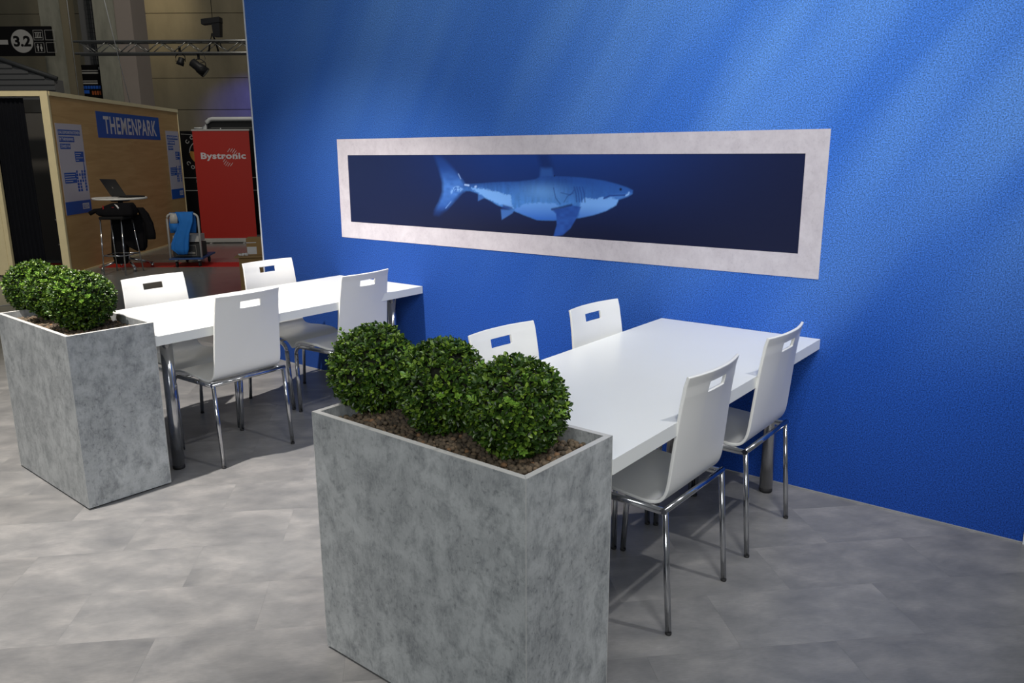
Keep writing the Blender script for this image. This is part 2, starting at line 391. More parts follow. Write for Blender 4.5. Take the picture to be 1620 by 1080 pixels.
jaw=[(1.5288,1.3399),(1.5667,1.3572),(1.6496,1.3627),(1.6753,1.3729),(1.6902,1.3669),(1.6648,1.3515),(1.6129,1.3358),(1.5708,1.3476)]
w4=[(0.4388,1.3458),(0.4654,1.3727),(0.5013,1.381),(0.5362,1.3631),(0.5156,1.3476),(0.4648,1.3539),(0.4435,1.3308)]
xs = np.concatenate([np.linspace(ix0, .27, 60)[:-1], np.linspace(.27, 1.74, 371), np.linspace(1.74, ix1, 66)[1:]])
zs_ = np.linspace(iz0, iz1, 112)
GX, GZ = np.meshgrid(xs, zs_)
def sdf(poly):
    p = np.array(poly); d = np.full(GX.shape, 9.0); ins = np.zeros(GX.shape, bool)
    for i in range(len(p)):
        a, c = p[i], p[(i + 1) % len(p)]; e = c - a
        tt = np.clip(((GX - a[0]) * e[0] + (GZ - a[1]) * e[1]) / (e @ e), 0, 1)
        d = np.minimum(d, np.hypot(GX - a[0] - tt * e[0], GZ - a[1] - tt * e[1]))
        if a[1] != c[1]:
            cr = ((a[1] > GZ) != (c[1] > GZ)) & (GX < (c[0] - a[0]) * (GZ - a[1]) / (c[1] - a[1]) + a[0]); ins ^= cr
    return np.where(ins, d, -d)
def msk(poly, soft=.004): return np.clip(sdf(poly) / soft * .5 + .5, 0, 1)[..., None]
lin = lambda *c: np.array(srgb(*c)[:3])
ui = (GX - ix0) / (ix1 - ix0); vi = (GZ - iz0) / (iz1 - iz0)
glow = np.exp(-((ui - .52) / .28) ** 2) * np.clip(vi, 0, 1) ** 1.3
leftw = np.clip((.42 - ui) / .42, 0, 1)
C = lin(26, 31, 58) * np.ones(GX.shape + (1,))
C = C + (lin(34, 70, 142) - C) * glow[..., None]
C = C + (lin(42, 52, 82) - C) * (leftw * (.35 + .4 * vi))[..., None]
rng = np.random.default_rng(3)
def blobs(sx, sz, n=None):
    a = rng.random((int((iz1 - iz0) / sz) + 3, int((ix1 - ix0) / sx) + 3))
    fx = (GX - ix0) / sx; fz = (GZ - iz0) / sz; i0 = fx.astype(int); j0 = fz.astype(int); u = fx - i0; v_ = fz - j0
    u = u * u * (3 - 2 * u); v_ = v_ * v_ * (3 - 2 * v_)
    return (a[j0, i0] * (1 - u) + a[j0, i0 + 1] * u) * (1 - v_) + (a[j0 + 1, i0] * (1 - u) + a[j0 + 1, i0 + 1] * u) * v_
N1 = blobs(.03, .015); N2 = blobs(.008, .008); N3 = blobs(.012, .05)
def over(mk, col): 
    global C
    C = C + (col - C) * mk
over(msk(ghost, .02) * .5, lin(26, 42, 86))
tcol = lin(44, 86, 160) + (lin(96, 150, 222) - lin(44, 86, 160)) * np.clip(1 - np.abs(GZ - 1.35) / .14, 0, 1)[..., None] * (.4 + .6 * N1[..., None])
tdim = np.clip((GZ - 1.2) / .06, .35, 1)[..., None] * np.clip((1.62 - GZ) / .2, .25, 1)[..., None]
over(msk(tail, .014) * tdim, tcol)
over(msk(w4, .006) * (N2 > .45)[..., None] * .8, lin(160, 204, 250))
for pl in (anal, pelvic): over(msk(pl, .004), lin(78, 124, 190))
over(msk(dorsal, .01) * .85, lin(58, 102, 172))
sb = sdf(body)
hgt = np.clip((GZ - 1.29) / .15, 0, 1)[..., None]
flank = lin(86, 146, 214) + (lin(44, 86, 158) - lin(86, 146, 214)) * np.clip(hgt * 1.25 - .1, 0, 1)
flank = flank * (.86 + .28 * N3[..., None]) * (1 - .12 * (N2[..., None] > .8))
hl = np.exp(-((GX - 1.13) / .14) ** 2 - ((GZ - 1.36) / .045) ** 2)[..., None]
flank = flank + (lin(128, 184, 238) - flank) * hl * .6
headd = np.clip((GX - 1.28) / .2, 0, 1)[..., None]
flank = flank + (lin(52, 98, 172) - flank) * headd * .6
dorsd = np.clip((sb - .0) / .02, 0, 1)[..., None]
pedun = np.clip((.85 - GX) / .3, 0, 1)[..., None]
flank = flank + (lin(34, 62, 124) - flank) * pedun * np.clip((GZ - 1.37) / .03, 0, 1)[..., None] * .7
over(np.clip(sb / .004 * .5 + .5, 0, 1)[..., None], flank)
for pl, tone in ((w1, lin(140, 192, 248)), (w2, lin(126, 180, 242)), (w3, lin(138, 190, 248))):
    s_ = sdf(pl) + (N2 - .5) * .012
    wl = tone + (lin(60, 116, 204) - tone) * np.clip((1.30 - GZ) / .09, 0, 1)[..., None] * (1 if pl is not w1 else .5)
    over(np.clip(s_ / .004 * .5 + .5, 0, 1)[..., None] * np.clip(sb / .004 * .5 + .5, 0, 1)[..., None], wl)
over(msk([(0.845, 1.282), (0.91, 1.27), (0.92, 1.258), (0.836, 1.256)], .005) * .8, lin(38, 66, 130))
over(msk(jaw, .006) * .8, lin(92, 144, 212))
over(msk(pect, .004), (lin(44, 82, 158) + (lin(58, 104, 184) - lin(44, 82, 158)) * N1[..., None]))
def line(pts, w, col, k=1.0):
    d = np.full(GX.shape, 9.0)
    for a, c in zip(pts, pts[1:]):
        a, c = np.array(a), np.array(c); e = c - a; tt = np.clip(((GX - a[0]) * e[0] + (GZ - a[1]) * e[1]) / (e @ e), 0, 1)
        d = np.minimum(d, np.hypot(GX - a[0] - tt * e[0], GZ - a[1] - tt * e[1]))
    over((np.clip(1.5 - d / w, 0, 1) * k)[..., None], col)
for gx in (1.335, 1.352, 1.369, 1.388): line([(gx, 1.392), (gx + .012, 1.36), (gx + .018, 1.315)], .0035, lin(40, 74, 142), .8)
line([(1.2, 1.385), (1.215, 1.33), (1.245, 1.30)], .003, lin(46, 78, 140), .7)
line([(1.25, 1.36), (1.31, 1.35), (1.335, 1.375)], .003, lin(46, 78, 140), .6)
line([(1.27, 1.31), (1.295, 1.345), (1.33, 1.36)], .003, lin(46, 78, 140), .6)
line([(1.19, 1.268), (1.25, 1.28), (1.32, 1.297)], .006, lin(30, 50, 104), .8)
line([(1.523, 1.337), (1.559, 1.353), (1.65, 1.358)], .004, lin(38, 70, 140), .9)
line([(1.655, 1.356), (1.668, 1.362), (1.672, 1.372)], .004, lin(170, 208, 250), .8)
line([(.555, 1.389), (.586, 1.386)], .005, lin(190, 214, 250)); line([(.635, 1.378), (.642, 1.381)], .006, lin(180, 208, 246))
line([(.505, 1.452), (.523, 1.423)], .0025, lin(170, 196, 236)); line([(.395, 1.245), (.44, 1.286)], .0025, lin(150, 184, 230), .7)
over((np.clip(1.5 - np.hypot(GX - 1.6227, GZ - 1.3864) / .007, 0, 1))[..., None], lin(10, 16, 40))
over((np.clip(1.5 - np.hypot(GX - 1.205, GZ - 1.449) / .004, 0, 1))[..., None], lin(12, 20, 50))
nx, nz = len(xs), len(zs_)
me = bpy.data.meshes.new('print')
vs = np.stack([GX.ravel(), np.full(nx * nz, -.0008), GZ.ravel()], 1)
fs = [(j * nx + i, j * nx + i + 1, (j + 1) * nx + i + 1, (j + 1) * nx + i) for j in range(nz - 1) for i in range(nx - 1)]
me.from_pydata(vs.tolist(), [], fs); me.update()
at_ = me.color_attributes.new('ink', 'FLOAT_COLOR', 'POINT')
at_.data.foreach_set('color', np.concatenate([np.clip(C * np.array([.70, .80, .98]), 0, 1), np.ones(GX.shape + (1,))], 2).reshape(-1).astype(np.float32))
me.materials.append(M_SHARK)
link('print', me, pic)

# ------------------------------------------------------------------ tables
def table(x0, x1, y0, label, legmat, sk):
    w = x1 - x0
    tb = thing('dining_table', label, 'table', at((x0 + x1) / 2, (y0 - .002) / 2))
    hx, hy = w / 2, (-.002 - y0) / 2
    MB().prism([(-hx, -hy + sk), (hx, -hy), (hx, hy), (-hx, hy)], .694, .74).build('tabletop', M_WHITE, tb)
    for sx in (-1, 1):
        for sy_ in (-1, 1):
            cx_, cy_ = sx * (hx - .155), sy_ * (hy - .13)
            lg = MB().lathe([(.03, .022), (.03, .689)], 24, cx_, cy_).build('leg', legmat, tb)
            MB().lathe([(.027, 0), (.030, .003), (.030, .021)], 24, cx_, cy_).build('foot_cap', M_RUBBER, lg)
            MB().lathe([(.055, .6895), (.055, .6938)], 24, cx_, cy_).build('mounting_plate', M_STEEL, lg)
    return tb
table(-.628, .177, -1.801, 'long white table under the bright light, behind the left planter', M_CHROME, .034)
table(1.8855, 2.687, -1.832, 'long white table on the right, below the picture and behind the front planter', M_STEEL, .019)

# ------------------------------------------------------------------ chairs
prof = [(.221, .398), (.217, .420), (.204, .440), (.180, .452), (.13, .457), (.06, .454), (-.02, .447), (-.09, .442), (-.130, .445), (-.158, .458), (-.175, .482), (-.184, .515), (-.190, .57), (-.198, .64), (-.207, .72), (-.214, .775), (-.2195, .808), (-.2207, .8142), (-.2211, .8168), (-.2220, .8205), (-.2258, .8475), (-.2266, .8512), (-.2270, .8538), (-.2283, .8600), (-.233, .876), (-.2365, .888), (-.2375, .892)]
tcol_ = [-1, -.985, -.9, -.65, -.42, -.325, -.312, -.29, 0, .29, .312, .325, .42, .65, .9, .985, 1]
def shell():
    th = .0115; P = [Vector((x, 0, z)) for x, z in prof]; top = []; bot = []
    for i, p in enumerate(P):
        a = P[max(i - 1, 0)]; c = P[min(i + 1, len(P) - 1)]; d = (c - a).normalized(); n = Vector((-d.z, 0, d.x))  # rotate +90
        z = p.z
        back = max(0, min(1, (z - .48) / .40)) if i > 8 else 0
        hw = .195 + .010 * max(0, min(1, (i - 2) / 5)) if i < 9 else .205 - .015 * back
        if i == 0: hw -= .012
        if i == 1: hw -= .003
        for t_ in tcol_:
            e = 1.0
            y = t_ * hw
            dx = .026 * back * (t_ * t_ - 1) + .026 * back * .25
            dz = 0
            if i < 9: dz = .006 * max(0, 1 - abs(i - 6) / 4) * (t_ * t_)
            q = Vector((p.x + dx, y, p.z + dz))
            top.append(q - n * th / 2 * -1); bot.append(q + n * th / 2 * -1)
    nr, nc = len(P), len(tcol_); mb = MB(); mb.v = [tuple(q) for q in top + bot]; o = nr * nc
    H = set((i, j) for i in range(nr - 1) for j in range(nc - 1) if 18 <= i < 21 and 6 <= j < 10)
    for i in range(nr - 1):
        for j in range(nc - 1):
            if (i, j) in H: continue
            a, b_, c, d = i * nc + j, i * nc + j + 1, (i + 1) * nc + j + 1, (i + 1) * nc + j
            mb.f.append((a, b_, c, d)); mb.f.append((o + d, o + c, o + b_, o + a))
    edge = {}
    for f in mb.f[::2]:
        for k in range(4):
            a, b_ = f[k], f[(k + 1) % 4]
            edge[(a, b_)] = 1
    for (a, b_) in list(edge):
        if (b_, a) not in edge: mb.f.append((b_, a, o + a, o + b_))
    mb.sm = [True] * len(mb.f)
    return mb
me0 = shell().mesh('seat_shell', M_CHAIR)
tmp = bpy.data.objects.new('tmp', me0); COL.objects.link(tmp)
md = tmp.modifiers.new('s', 'SUBSURF'); md.levels = 2; md.render_levels = 2
SHELL = bpy.data.meshes.new_from_object(tmp.evaluated_get(bpy.context.evaluated_depsgraph_get())); SHELL.name = 'seat_shell'
bpy.data.objects.remove(tmp)
for p_ in SHELL.polygons: p_.use_smooth = True
chair0 = thing('dining_chair', 'x', 'chair', group='white dining chairs around the two tables')
link('seat_shell', SHELL, chair0)
for s in (1, -1):
    lg = MB().tube([(-.216, .219 * s, .010), (-.1842, .216 * s, .4365)], .0105, 12).build('leg', M_CHROME, chair0)
    MB().lathe([(.0100, 0), (.0108, .002), (.0108, .0098)], 12, -.2165, .219 * s).build('foot_cap', M_RUBBER, lg)
    pts = []
    for k in range(9):
        a = PI / 2 * k / 8
        pts.append((.135 + .058 * math.sin(a), (.2105 - .006 * k / 8) * s, .378 + .055 * math.cos(a)))
    ft = MB().tube([pts[-1], (.199, .1975 * s, .20), (.205, .190 * s, .010)], .0105, 12, .0135, (0, 1, 0)).build('leg', M_CHROME, chair0)
    MB().lathe([(.0110, 0), (.0118, .002), (.0118, .0098)], 12, .205, .190 * s).build('foot_cap', M_RUBBER, ft)
    MB().tube([(-.176, .214 * s, .433)] + pts, .0095, 12, .013).build('side_rail', M_CHROME, chair0)
MB().tube([(-.184, -.2265, .438), (-.184, .2265, .438)], .0107, 12).build('rear_rail', M_CHROME, chair0)
for x in (-.115, .1): MB().tube([(x, -.203, .430), (x, .203, .430)], .0075, 10).build('cross_bar', M_STEEL, chair0)
chairs = [
 (-.010, -1.320, 3.17, 'white chair on the near side of the left table, beside its front leg'),
 (-.030, -.511, 3.19, 'white chair on the near side of the left table, closer to the blue wall'),
 (-.477, -1.310, .034, 'white chair on the far side of the left table, beside the left planter'),
 (-.504, -.516, -.002, 'white chair on the far side of the left table, at the end of the wall'),
 (2.486, -1.238, 3.127, 'white chair nearest to the camera, standing right beside the front planter'),
 (2.490, -.575, 3.134, 'white chair on the near side of the right table, next to the blue wall'),
 (2.029, -1.230, -.075, 'white chair behind the topiary balls, on the far side of the right table'),
 (2.055, -.575, -.056, 'white chair on the far side of the right table, close under the picture')]
for i, (x, y, a, lb) in enumerate(chairs):
    if i == 0: chair0.matrix_world = at(x, y, 0, a); chair0['label'] = lb
    else: dup(chair0, at(x, y, 0, a), lb)

# ------------------------------------------------------------------ planters, pebbles, topiary
PW, PD, PH, PT = .8316, .3879, .8117, .018
def planter(mat4, label):                      # origin at the near right corner, x to the left is negative
    p = thing('planter', label, 'planter', mat4, 'concrete-look planters')
    o = [(-PW, 0), (0, 0), (0, PD), (-PW, PD)]
    i = [(-PW + PT, PT), (-PT, PT), (-PT, PD - PT), (-PW + PT, PD - PT)]
    for k in range(4):
        j = (k + 1) % 4; z0, z1 = .008, PH
        sgn = .0004
        e = (Vector(o[j]) - Vector(o[k])).normalized() * sgn
        q = [(o[k][0] + e.x, o[k][1] + e.y), (o[j][0] - e.x, o[j][1] - e.y), (i[j][0] - e.x, i[j][1] - e.y), (i[k][0] + e.x, i[k][1] + e.y)]
        sp_ = MB().prism(q, z0, z1 - .001).build('side_panel', M_CONC, p)
        MB().prism(q, z1 - .0009, z1).build('top_edge', M_RIM, sp_)
    for (x, y) in o:
        MB().box(x - .0011 if x == 0 else x - .0003, y - .0003 if y == 0 else y - .0011, .009, x + .0003 if x == 0 else x + .0011, y + .0011 if y == 0 else y + .0003, PH - .0012).build('corner_edge', M_RIM, p)
    MB().box(-PW + .012, .012, 0, -.012, PD - .012, .0078).build('plinth', M_BLACK, p)
    MB().box(-PW + PT + .001, PT + .001, .70, -PT - .001, PD - PT - .001, .755).build('soil_tray', M_BLACK, p)
    return p
mA = at(2.6749, -2.2215, 0, -.0245); mB = at(.1638, -2.1907, 0, -.042)
planter(mA, 'tall concrete-grey planter box standing in front of the right table')
planter(mB, 'tall concrete-grey planter box at the end of the brightly lit left table')
ph = (1 + 5 ** .5) / 2
icoV = [Vector(v).normalized() for v in [(-1, ph, 0), (1, ph, 0), (-1, -ph, 0), (1, -ph, 0), (0, -1, ph), (0, 1, ph), (0, -1, -ph), (0, 1, -ph), (ph, 0, -1), (ph, 0, 1), (-ph, 0, -1), (-ph, 0, 1)]]
icoF = [(0, 11, 5), (0, 5, 1), (0, 1, 7), (0, 7, 10), (0, 10, 11), (1, 5, 9), (5, 11, 4), (11, 10, 2), (10, 7, 6), (7, 1, 8), (3, 9, 4), (3, 4, 2), (3, 2, 6), (3, 6, 8), (3, 8, 9), (4, 9, 5), (2, 4, 11), (6, 2, 10), (8, 6, 7), (9, 8, 1)]
def sub(Vs, Fs):
    Vs = list(Vs); cache = {}; out = []
    def mid(a, b_):
        k = (min(a, b_), max(a, b_))
        if k not in cache: Vs.append(((Vs[a] + Vs[b_]) / 2).normalized()); cache[k] = len(Vs) - 1
        return cache[k]
    for a, b_, c in Fs:
        x, y, z = mid(a, b_), mid(b_, c), mid(c, a); out += [(a, x, z), (b_, y, x), (c, z, y), (x, y, z)]
    return Vs, out
ico1 = sub(icoV, icoF)
pm = MB()
ix, iy = PW - 2 * PT - .004, PD - 2 * PT - .004
step = .0118
for a in range(int(ix / step)):
    for b_ in range(int(iy / step)):
        for lay in (0, 1):
            if lay and R.random() > .62: continue
            r = R.uniform(.0055, .0092)
            x = -PT - .004 - r - (a + R.random()) * (ix - 2 * r - .004) / int(ix / step); y = PT + .004 + r + (b_ + R.random()) * (iy - 2 * r - .004) / int(iy / step)
            z = .7555 + r * (.9 if not lay else 1.0) + lay * .0115 + R.uniform(0, .002)
            k = [R.uniform(.85, 1.15) for _ in range(3)]
            pm.add([(x + v.x * r * k[0], y + v.y * r * k[1], z + v.z * r * k[2] * .9) for v in ico1[0]], ico1[1], True)
pme = pm.mesh('clay_pebbles', M_CLAY)
for mm, lb in ((mA, 'brown clay pebbles filling the front planter around the box balls'), (mB, 'brown clay pebbles filling the left planter around the box balls')):
    o = link('clay_pebbles', pme, None, mm); tag(o, lb, 'pebbles', None, 'stuff')

def leaf(mb, p, d, up_, L, Wd):
    s = d.cross(up_)
    if s.length < 1e-4: s = d.orthogonal()
    s.normalize(); n = s.cross(d)
    a = p; b1 = p + d * L * .45 + s * Wd / 2 + n * L * .10; b2 = p + d * L * .45 - s * Wd / 2 + n * L * .10
    c1 = p + d * L * .8 + s * Wd * .36 + n * L * .06; c2 = p + d * L * .8 - s * Wd * .36 + n * L * .06
    e = p + d * L - n * L * .04; mid_ = p + d * L * .5
    mb.add([a, b1, c1, e, c2, b2, mid_], [(0, 1, 6), (1, 2, 6), (2, 3, 6), (3, 4, 6), (4, 5, 6), (5, 0, 6)])
def foliage(seed, n, L0):
    rg = random.Random(seed); mb = MB()
    # gentle lumps of the clipped surface
    lumps = [(Vector((rg.gauss(0, 1), rg.gauss(0, 1), rg.gauss(0, 1))).normalized(), rg.uniform(-.05, .06)) for _ in range(26)]
    for _ in range(n // 3):
        z = rg.uniform(-.97, 1); a = rg.uniform(0, 2 * PI); q = math.sqrt(1 - z * z); dr = Vector((q * math.cos(a), q * math.sin(a), z))
        rad = 1 + sum(h * max(0, dr.dot(c) - .8) * 4 for c, h in lumps)
        rad *= rg.choice((.80, .90, .94, .97, 1.0)) * rg.uniform(.97, 1.02)
        p = dr * rad
        axis = (dr + Vector((0, 0, .55)) + Vector((rg.gauss(0, .45), rg.gauss(0, .45), rg.gauss(0, .35)))).normalized()
        s1 = axis.orthogonal().normalized(); s2 = axis.cross(s1); ph_ = rg.uniform(0, 2 * PI)
        for k in range(3):
            an = ph_ + k * 2.1 + rg.uniform(-.4, .4); rd = s1 * math.cos(an) + s2 * math.sin(an)
            dd = (axis * rg.uniform(.3, .9) + rd * rg.uniform(.5, 1.0)).normalized(); L = L0 * rg.uniform(.65, 1.2)
            leaf(mb, p - axis * L * .3, dd, axis + Vector((rg.gauss(0, .2), rg.gauss(0, .2), .1)), L, L * rg.uniform(.48, .62))
    return mb
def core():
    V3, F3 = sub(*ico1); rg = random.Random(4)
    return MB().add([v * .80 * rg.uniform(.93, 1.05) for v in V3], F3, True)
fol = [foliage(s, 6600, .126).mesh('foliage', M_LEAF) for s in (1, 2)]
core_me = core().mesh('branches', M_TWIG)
def shoot_mesh(seed):
    rg = random.Random(seed); mb = MB()
    for lv in range(4):
        for k in range(2):
            an = lv * 1.57 + k * PI + rg.uniform(-.3, .3)
            d = Vector((math.cos(an) * .75, math.sin(an) * .75, .65)).normalized()
            leaf(mb, Vector((0, 0, lv * .0055)), d, Vector((0, 0, 1)), .0125 * rg.uniform(.85, 1.15), .0072)
    mb.tube([(0, 0, -.02), (0, 0, .022)], .0008, 5)
    return mb.mesh('young_shoot', M_SHOOT)
shoots = [shoot_mesh(s) for s in (1, 2)]
def ball(x, y, z, r, rz, sz, v, nsh, label, spec=()):
    b_ = thing('topiary_ball', label, 'plant', at(x, y, z, 0), 'clipped box balls in the planters')
    S = Matrix.Rotation(rz, 4, 'Z') @ Matrix.Diagonal((r, r, r * sz, 1))
    f = link('foliage', fol[v], b_, S); f['kind'] = 'stuff'
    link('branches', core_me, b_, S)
    rg = random.Random(int(x * 1000)); L = list(spec)
    while len(L) < nsh: L.append((rg.uniform(-2.6, .5), rg.uniform(-.1, .9)))
    for az, el in L:
        d = Vector((math.cos(el) * math.cos(az), math.cos(el) * math.sin(az), math.sin(el)))
        p = Vector((d.x * r, d.y * r, d.z * r * sz)) * .97
        q = (d + Vector((0, 0, .7))).to_track_quat('Z', 'X').to_matrix().to_4x4()
        k = rg.uniform(.85, 1.35)
        link('young_shoot', rg.choice(shoots), b_, Matrix.Translation(p) @ q @ Matrix.Scale(k, 4))
zc = .912
ball(1.905, -1.998, zc, .139, .3, .99, 0, 6, 'dark green box ball at the back left of the front planter')
ball(2.205, -2.006, zc, .137, 1.9, 1.0, 1, 6, 'dark green box ball in the middle of the front planter')
ball(2.492, -2.018, zc - .004, .140, 3.5, .98, 0, 9, 'dark green box ball at the near right corner of the front planter', ((-1.0, .33), (-.92, .30), (-1.08, .36), (-.85, -.62), (-.78, -.7)))
ball(-.700, -1.960, zc, .133, 4.2, .99, 1, 6, 'small green box ball, farthest one in the left planter')
ball(-.432, -1.970, zc, .132, 5.3, .99, 0, 6, 'green box ball squeezed between two others in the left planter')
ball(-.118, -1.985, zc, .150, .9, .90, 1, 14, 'bright green box ball beside the end of the left table', ((-.9, .6), (-.8, .75), (-1.1, .5), (-.6, .65), (-1.2, .7), (-.7, .45), (-1.0, .85)))

# ------------------------------------------------------------------ the exhibition hall behind
wh = thing('wall_hall', None, None, AV(-6, 26, 0)); wh['kind'] = 'structure'
for z0, z1 in ((0, 1.06), (1.06, 2.0), (2.0, 2.95), (2.95, 3.90), (3.90, 5.79), (5.79, 7.7), (7.7, 9.6)):
    MB().box(-26, 0, z0 - .02 + .008, 14, .3, z1 - .02 - .008).build('concrete_panel', M_HCONC, wh)
MB().box(-26, .1, -.02, 14, .28, 9.6).build('joint_backing', M_DGREY, wh)

c = thing('concrete_column', 'tall weathered concrete column beside the round 3.2 sign', 'column', AV(-10.72, 19.8, -.02))
MB().box(-.245, 0, 0, .235, .36, 9).build('shaft_face', M_COLUMN, c)
MB().box(.236, .02, 0, .40, .34, 9).build('shaft_side', M_OLIVE, c)
c = thing('concrete_column', 'broad concrete column to the right of the caged cable shaft', 'column', AV(-9.35, 19.8, -.02))
MB().box(-.36, 0, 0, .13, .8, 9).build('shaft_face', M_COLUMN, c)
MB().box(.131, .02, 0, .52, .78, 9).build('shaft_side', plain('warm_column_concrete', srgb(132, 122, 114), .85, 0, .06, 2), c)
c = thing('cable_shaft', 'wire mesh cage over cables between two concrete columns', 'cage', AV(-10.1, 20.55, -.02))
MB().box(-.45, .25, 0, .45, .4, 9).build('back_plate', M_GREY, c)
mb = MB()
for k in range(10): mb.box(-.22 + k * .055, .12, 2.4, -.213 + k * .055, .127, 8)
for k in range(52): mb.box(-.23, .127, 2.5 + k * .105, .29, .134, 2.507 + k * .105)
mb.build('wire_mesh', M_DGREY, c)['kind'] = 'stuff'
for k, x in enumerate((-.12, -.08, -.05)): MB().tube([(x, .19, 2.2), (x + .01, .19, 5), (x, .19, 8)], .016, 8).build('cable', M_SGREY, c)
g_ = MB().tube([(.17, .19, 2.2), (.12, .19, 3.6), (.08, .19, 5), (.07, .19, 8)], .022, 8).build('cable', M_GREEN, c); g_['label'] = 'green cable'
c = thing('directory_board', 'black direction board with grey and blue lines, hung on the cable shaft', 'sign', AV(-10.1, 20.2, 3.32))
MB().box(-.36, 0, -.42, .36, .03, .36).build('panel', M_SIGN, c)
def strip(x0, x1, z0, z1, m_, nm='printed_line'): MB().box(x0, -.003, z0, x1, -.0004, z1).build(nm, m_, c)
rg = random.Random(2)
for z in (.22, .16, -.02, -.08): strip(-.28, .12 + rg.uniform(-.02, .03), z, z + (.02 if z in (.22, -.02) else .035), M_SGREY)
for k in range(7): strip(-.28 + k * .066, -.228 + k * .066, -.19, -.12, M_BLUE, 'blue_character')
strip(-.28, -.12, -.30, -.22, M_BLUE, 'blue_character')
for k in range(4): strip(-.06 + k * .06, -.02 + k * .06, -.33, -.24, M_ORANGE, 'orange_mark')
strip(.16, .20, .25, .31, M_SGREY, 'small_mark'); strip(.25, .31, .25, .31, M_SGREY, 'small_mark')

c = thing('hall_sign', 'black hanging sign with a grey disc reading 3.2 and toilet symbols', 'sign', AV(-10.99, 19, 4.07))
MB().box(-1.2, 0, -.315, .68, .05, .315).build('panel', M_SIGN, c)
MB().box(-.9, .02, .315, -.88, .03, 6).build('hanger', M_DGREY, c)
rot = Matrix.Translation((0, -.0005, 0)) @ Matrix.Rotation(PI / 2, 4, 'X')
dk = MB().lathe([(.248, 0), (.248, .003)], 40, 0, 0, False).build('disc', M_SGREY, c, rot)
tm = text_mesh('3.2', .3, M_SIGN, .012, .39, .235)
link('number', tm, dk, Matrix.Translation((-.195, -.118, .0035)))
MB().box(-1.0, -.003, -.07, -.32, -.0004, .03).build('arrow_bar', M_SGREY, c)
mb = MB()
def fr(u0, v0, u1, v1, w=.008):
    q = MB()
    for a in ((u0, v0, u1, v0 + w), (u0, v1 - w, u1, v1), (u0, v0 + w, u0 + w, v1 - w), (u1 - w, v0 + w, u1, v1 - w)): q.box(a[0], -.003, a[1], a[2], -.0004, a[3])
    return q
for (u, v_) in ((.27, .02), (.27, -.245), (.53, .02), (.53, -.245)):
    q = fr(u, v_, u + .215, v_ + .215).build('pictogram_frame', M_SGREY, c)
    if u > .5: continue
    p = MB()
    if v_ > 0:
        for k in range(4): p.box(u + .05 + k * .035, -.003, v_ + .06, u + .063 + k * .035, -.0004, v_ + .15)
        p.box(u + .03, -.003, v_ + .045, u + .185, -.0004, v_ + .058); p.box(u + .03, -.003, v_ + .155, u + .185, -.0004, v_ + .168)
    else:
        for k, wd in ((0, 1), (1, -1)):
            x = u + .07 + k * .075
            p.add([(x - .012, -.003, v_ + .15), (x + .012, -.003, v_ + .15), (x + .016, -.003, v_ + .17), (x, -.003, v_ + .185), (x - .016, -.003, v_ + .17)], [(0, 1, 2, 3, 4)])
            a, b_ = (.03, .012) if wd > 0 else (.016, .034)
            p.add([(x - b_, -.003, v_ + .08), (x + b_, -.003, v_ + .08), (x + a, -.003, v_ + .14), (x - a, -.003, v_ + .14)], [(0, 1, 2, 3)])
            p.box(x - .012, -.003, v_ + .03, x + .012, -.0004, v_ + .08)
    p.build('pictogram', M_SGREY, q)

c = thing('louvred_booth_roof', 'grey ribbed booth roof with a sloping top edge, below the 3.2 sign', 'roof', AV(-10.4, 18, 2.2))
mb = [(-1.6, 0), (.56, 0), (.56, .955), (-.55, 1.335), (-1.6, 1.45)]
MB().loft([[(x, .04, z) for x, z in mb], [(x, .35, z) for x, z in mb]]).build('gable_sheet', M_GREY, c)
for k in range(11): 
    z = .05 + k * .115; xr = .56 if z < .9 else .56 - (z - .9) / .38 * 1.1
    MB().box(-1.58, .015, z, xr - .01, .0396, z + .085).build('slat', M_GREY, c)
MB().tube([(.62, .02, .97), (-.55, .02, 1.38), (-1.6, .02, 1.50)], .035, 8, .05).build('edge_profile', M_DGREY, c)

c = thing('steel_cable', 'thin slanting steel cable in front of the broad concrete column', 'cable')
MB().tube([V(-7.34, 16, 2.5), V(-7.61, 16, 4.4), V(-7.9, 16, 6.5)], .007, 6).build('wire', M_ALU, c)
c = thing('steel_cable', 'thin plumb steel cable hanging in front of the direction board', 'cable')
MB().tube([V(-9.35, 18, 2.6), V(-9.35, 18, 7)], .006, 6).build('wire', M_ALU, c)

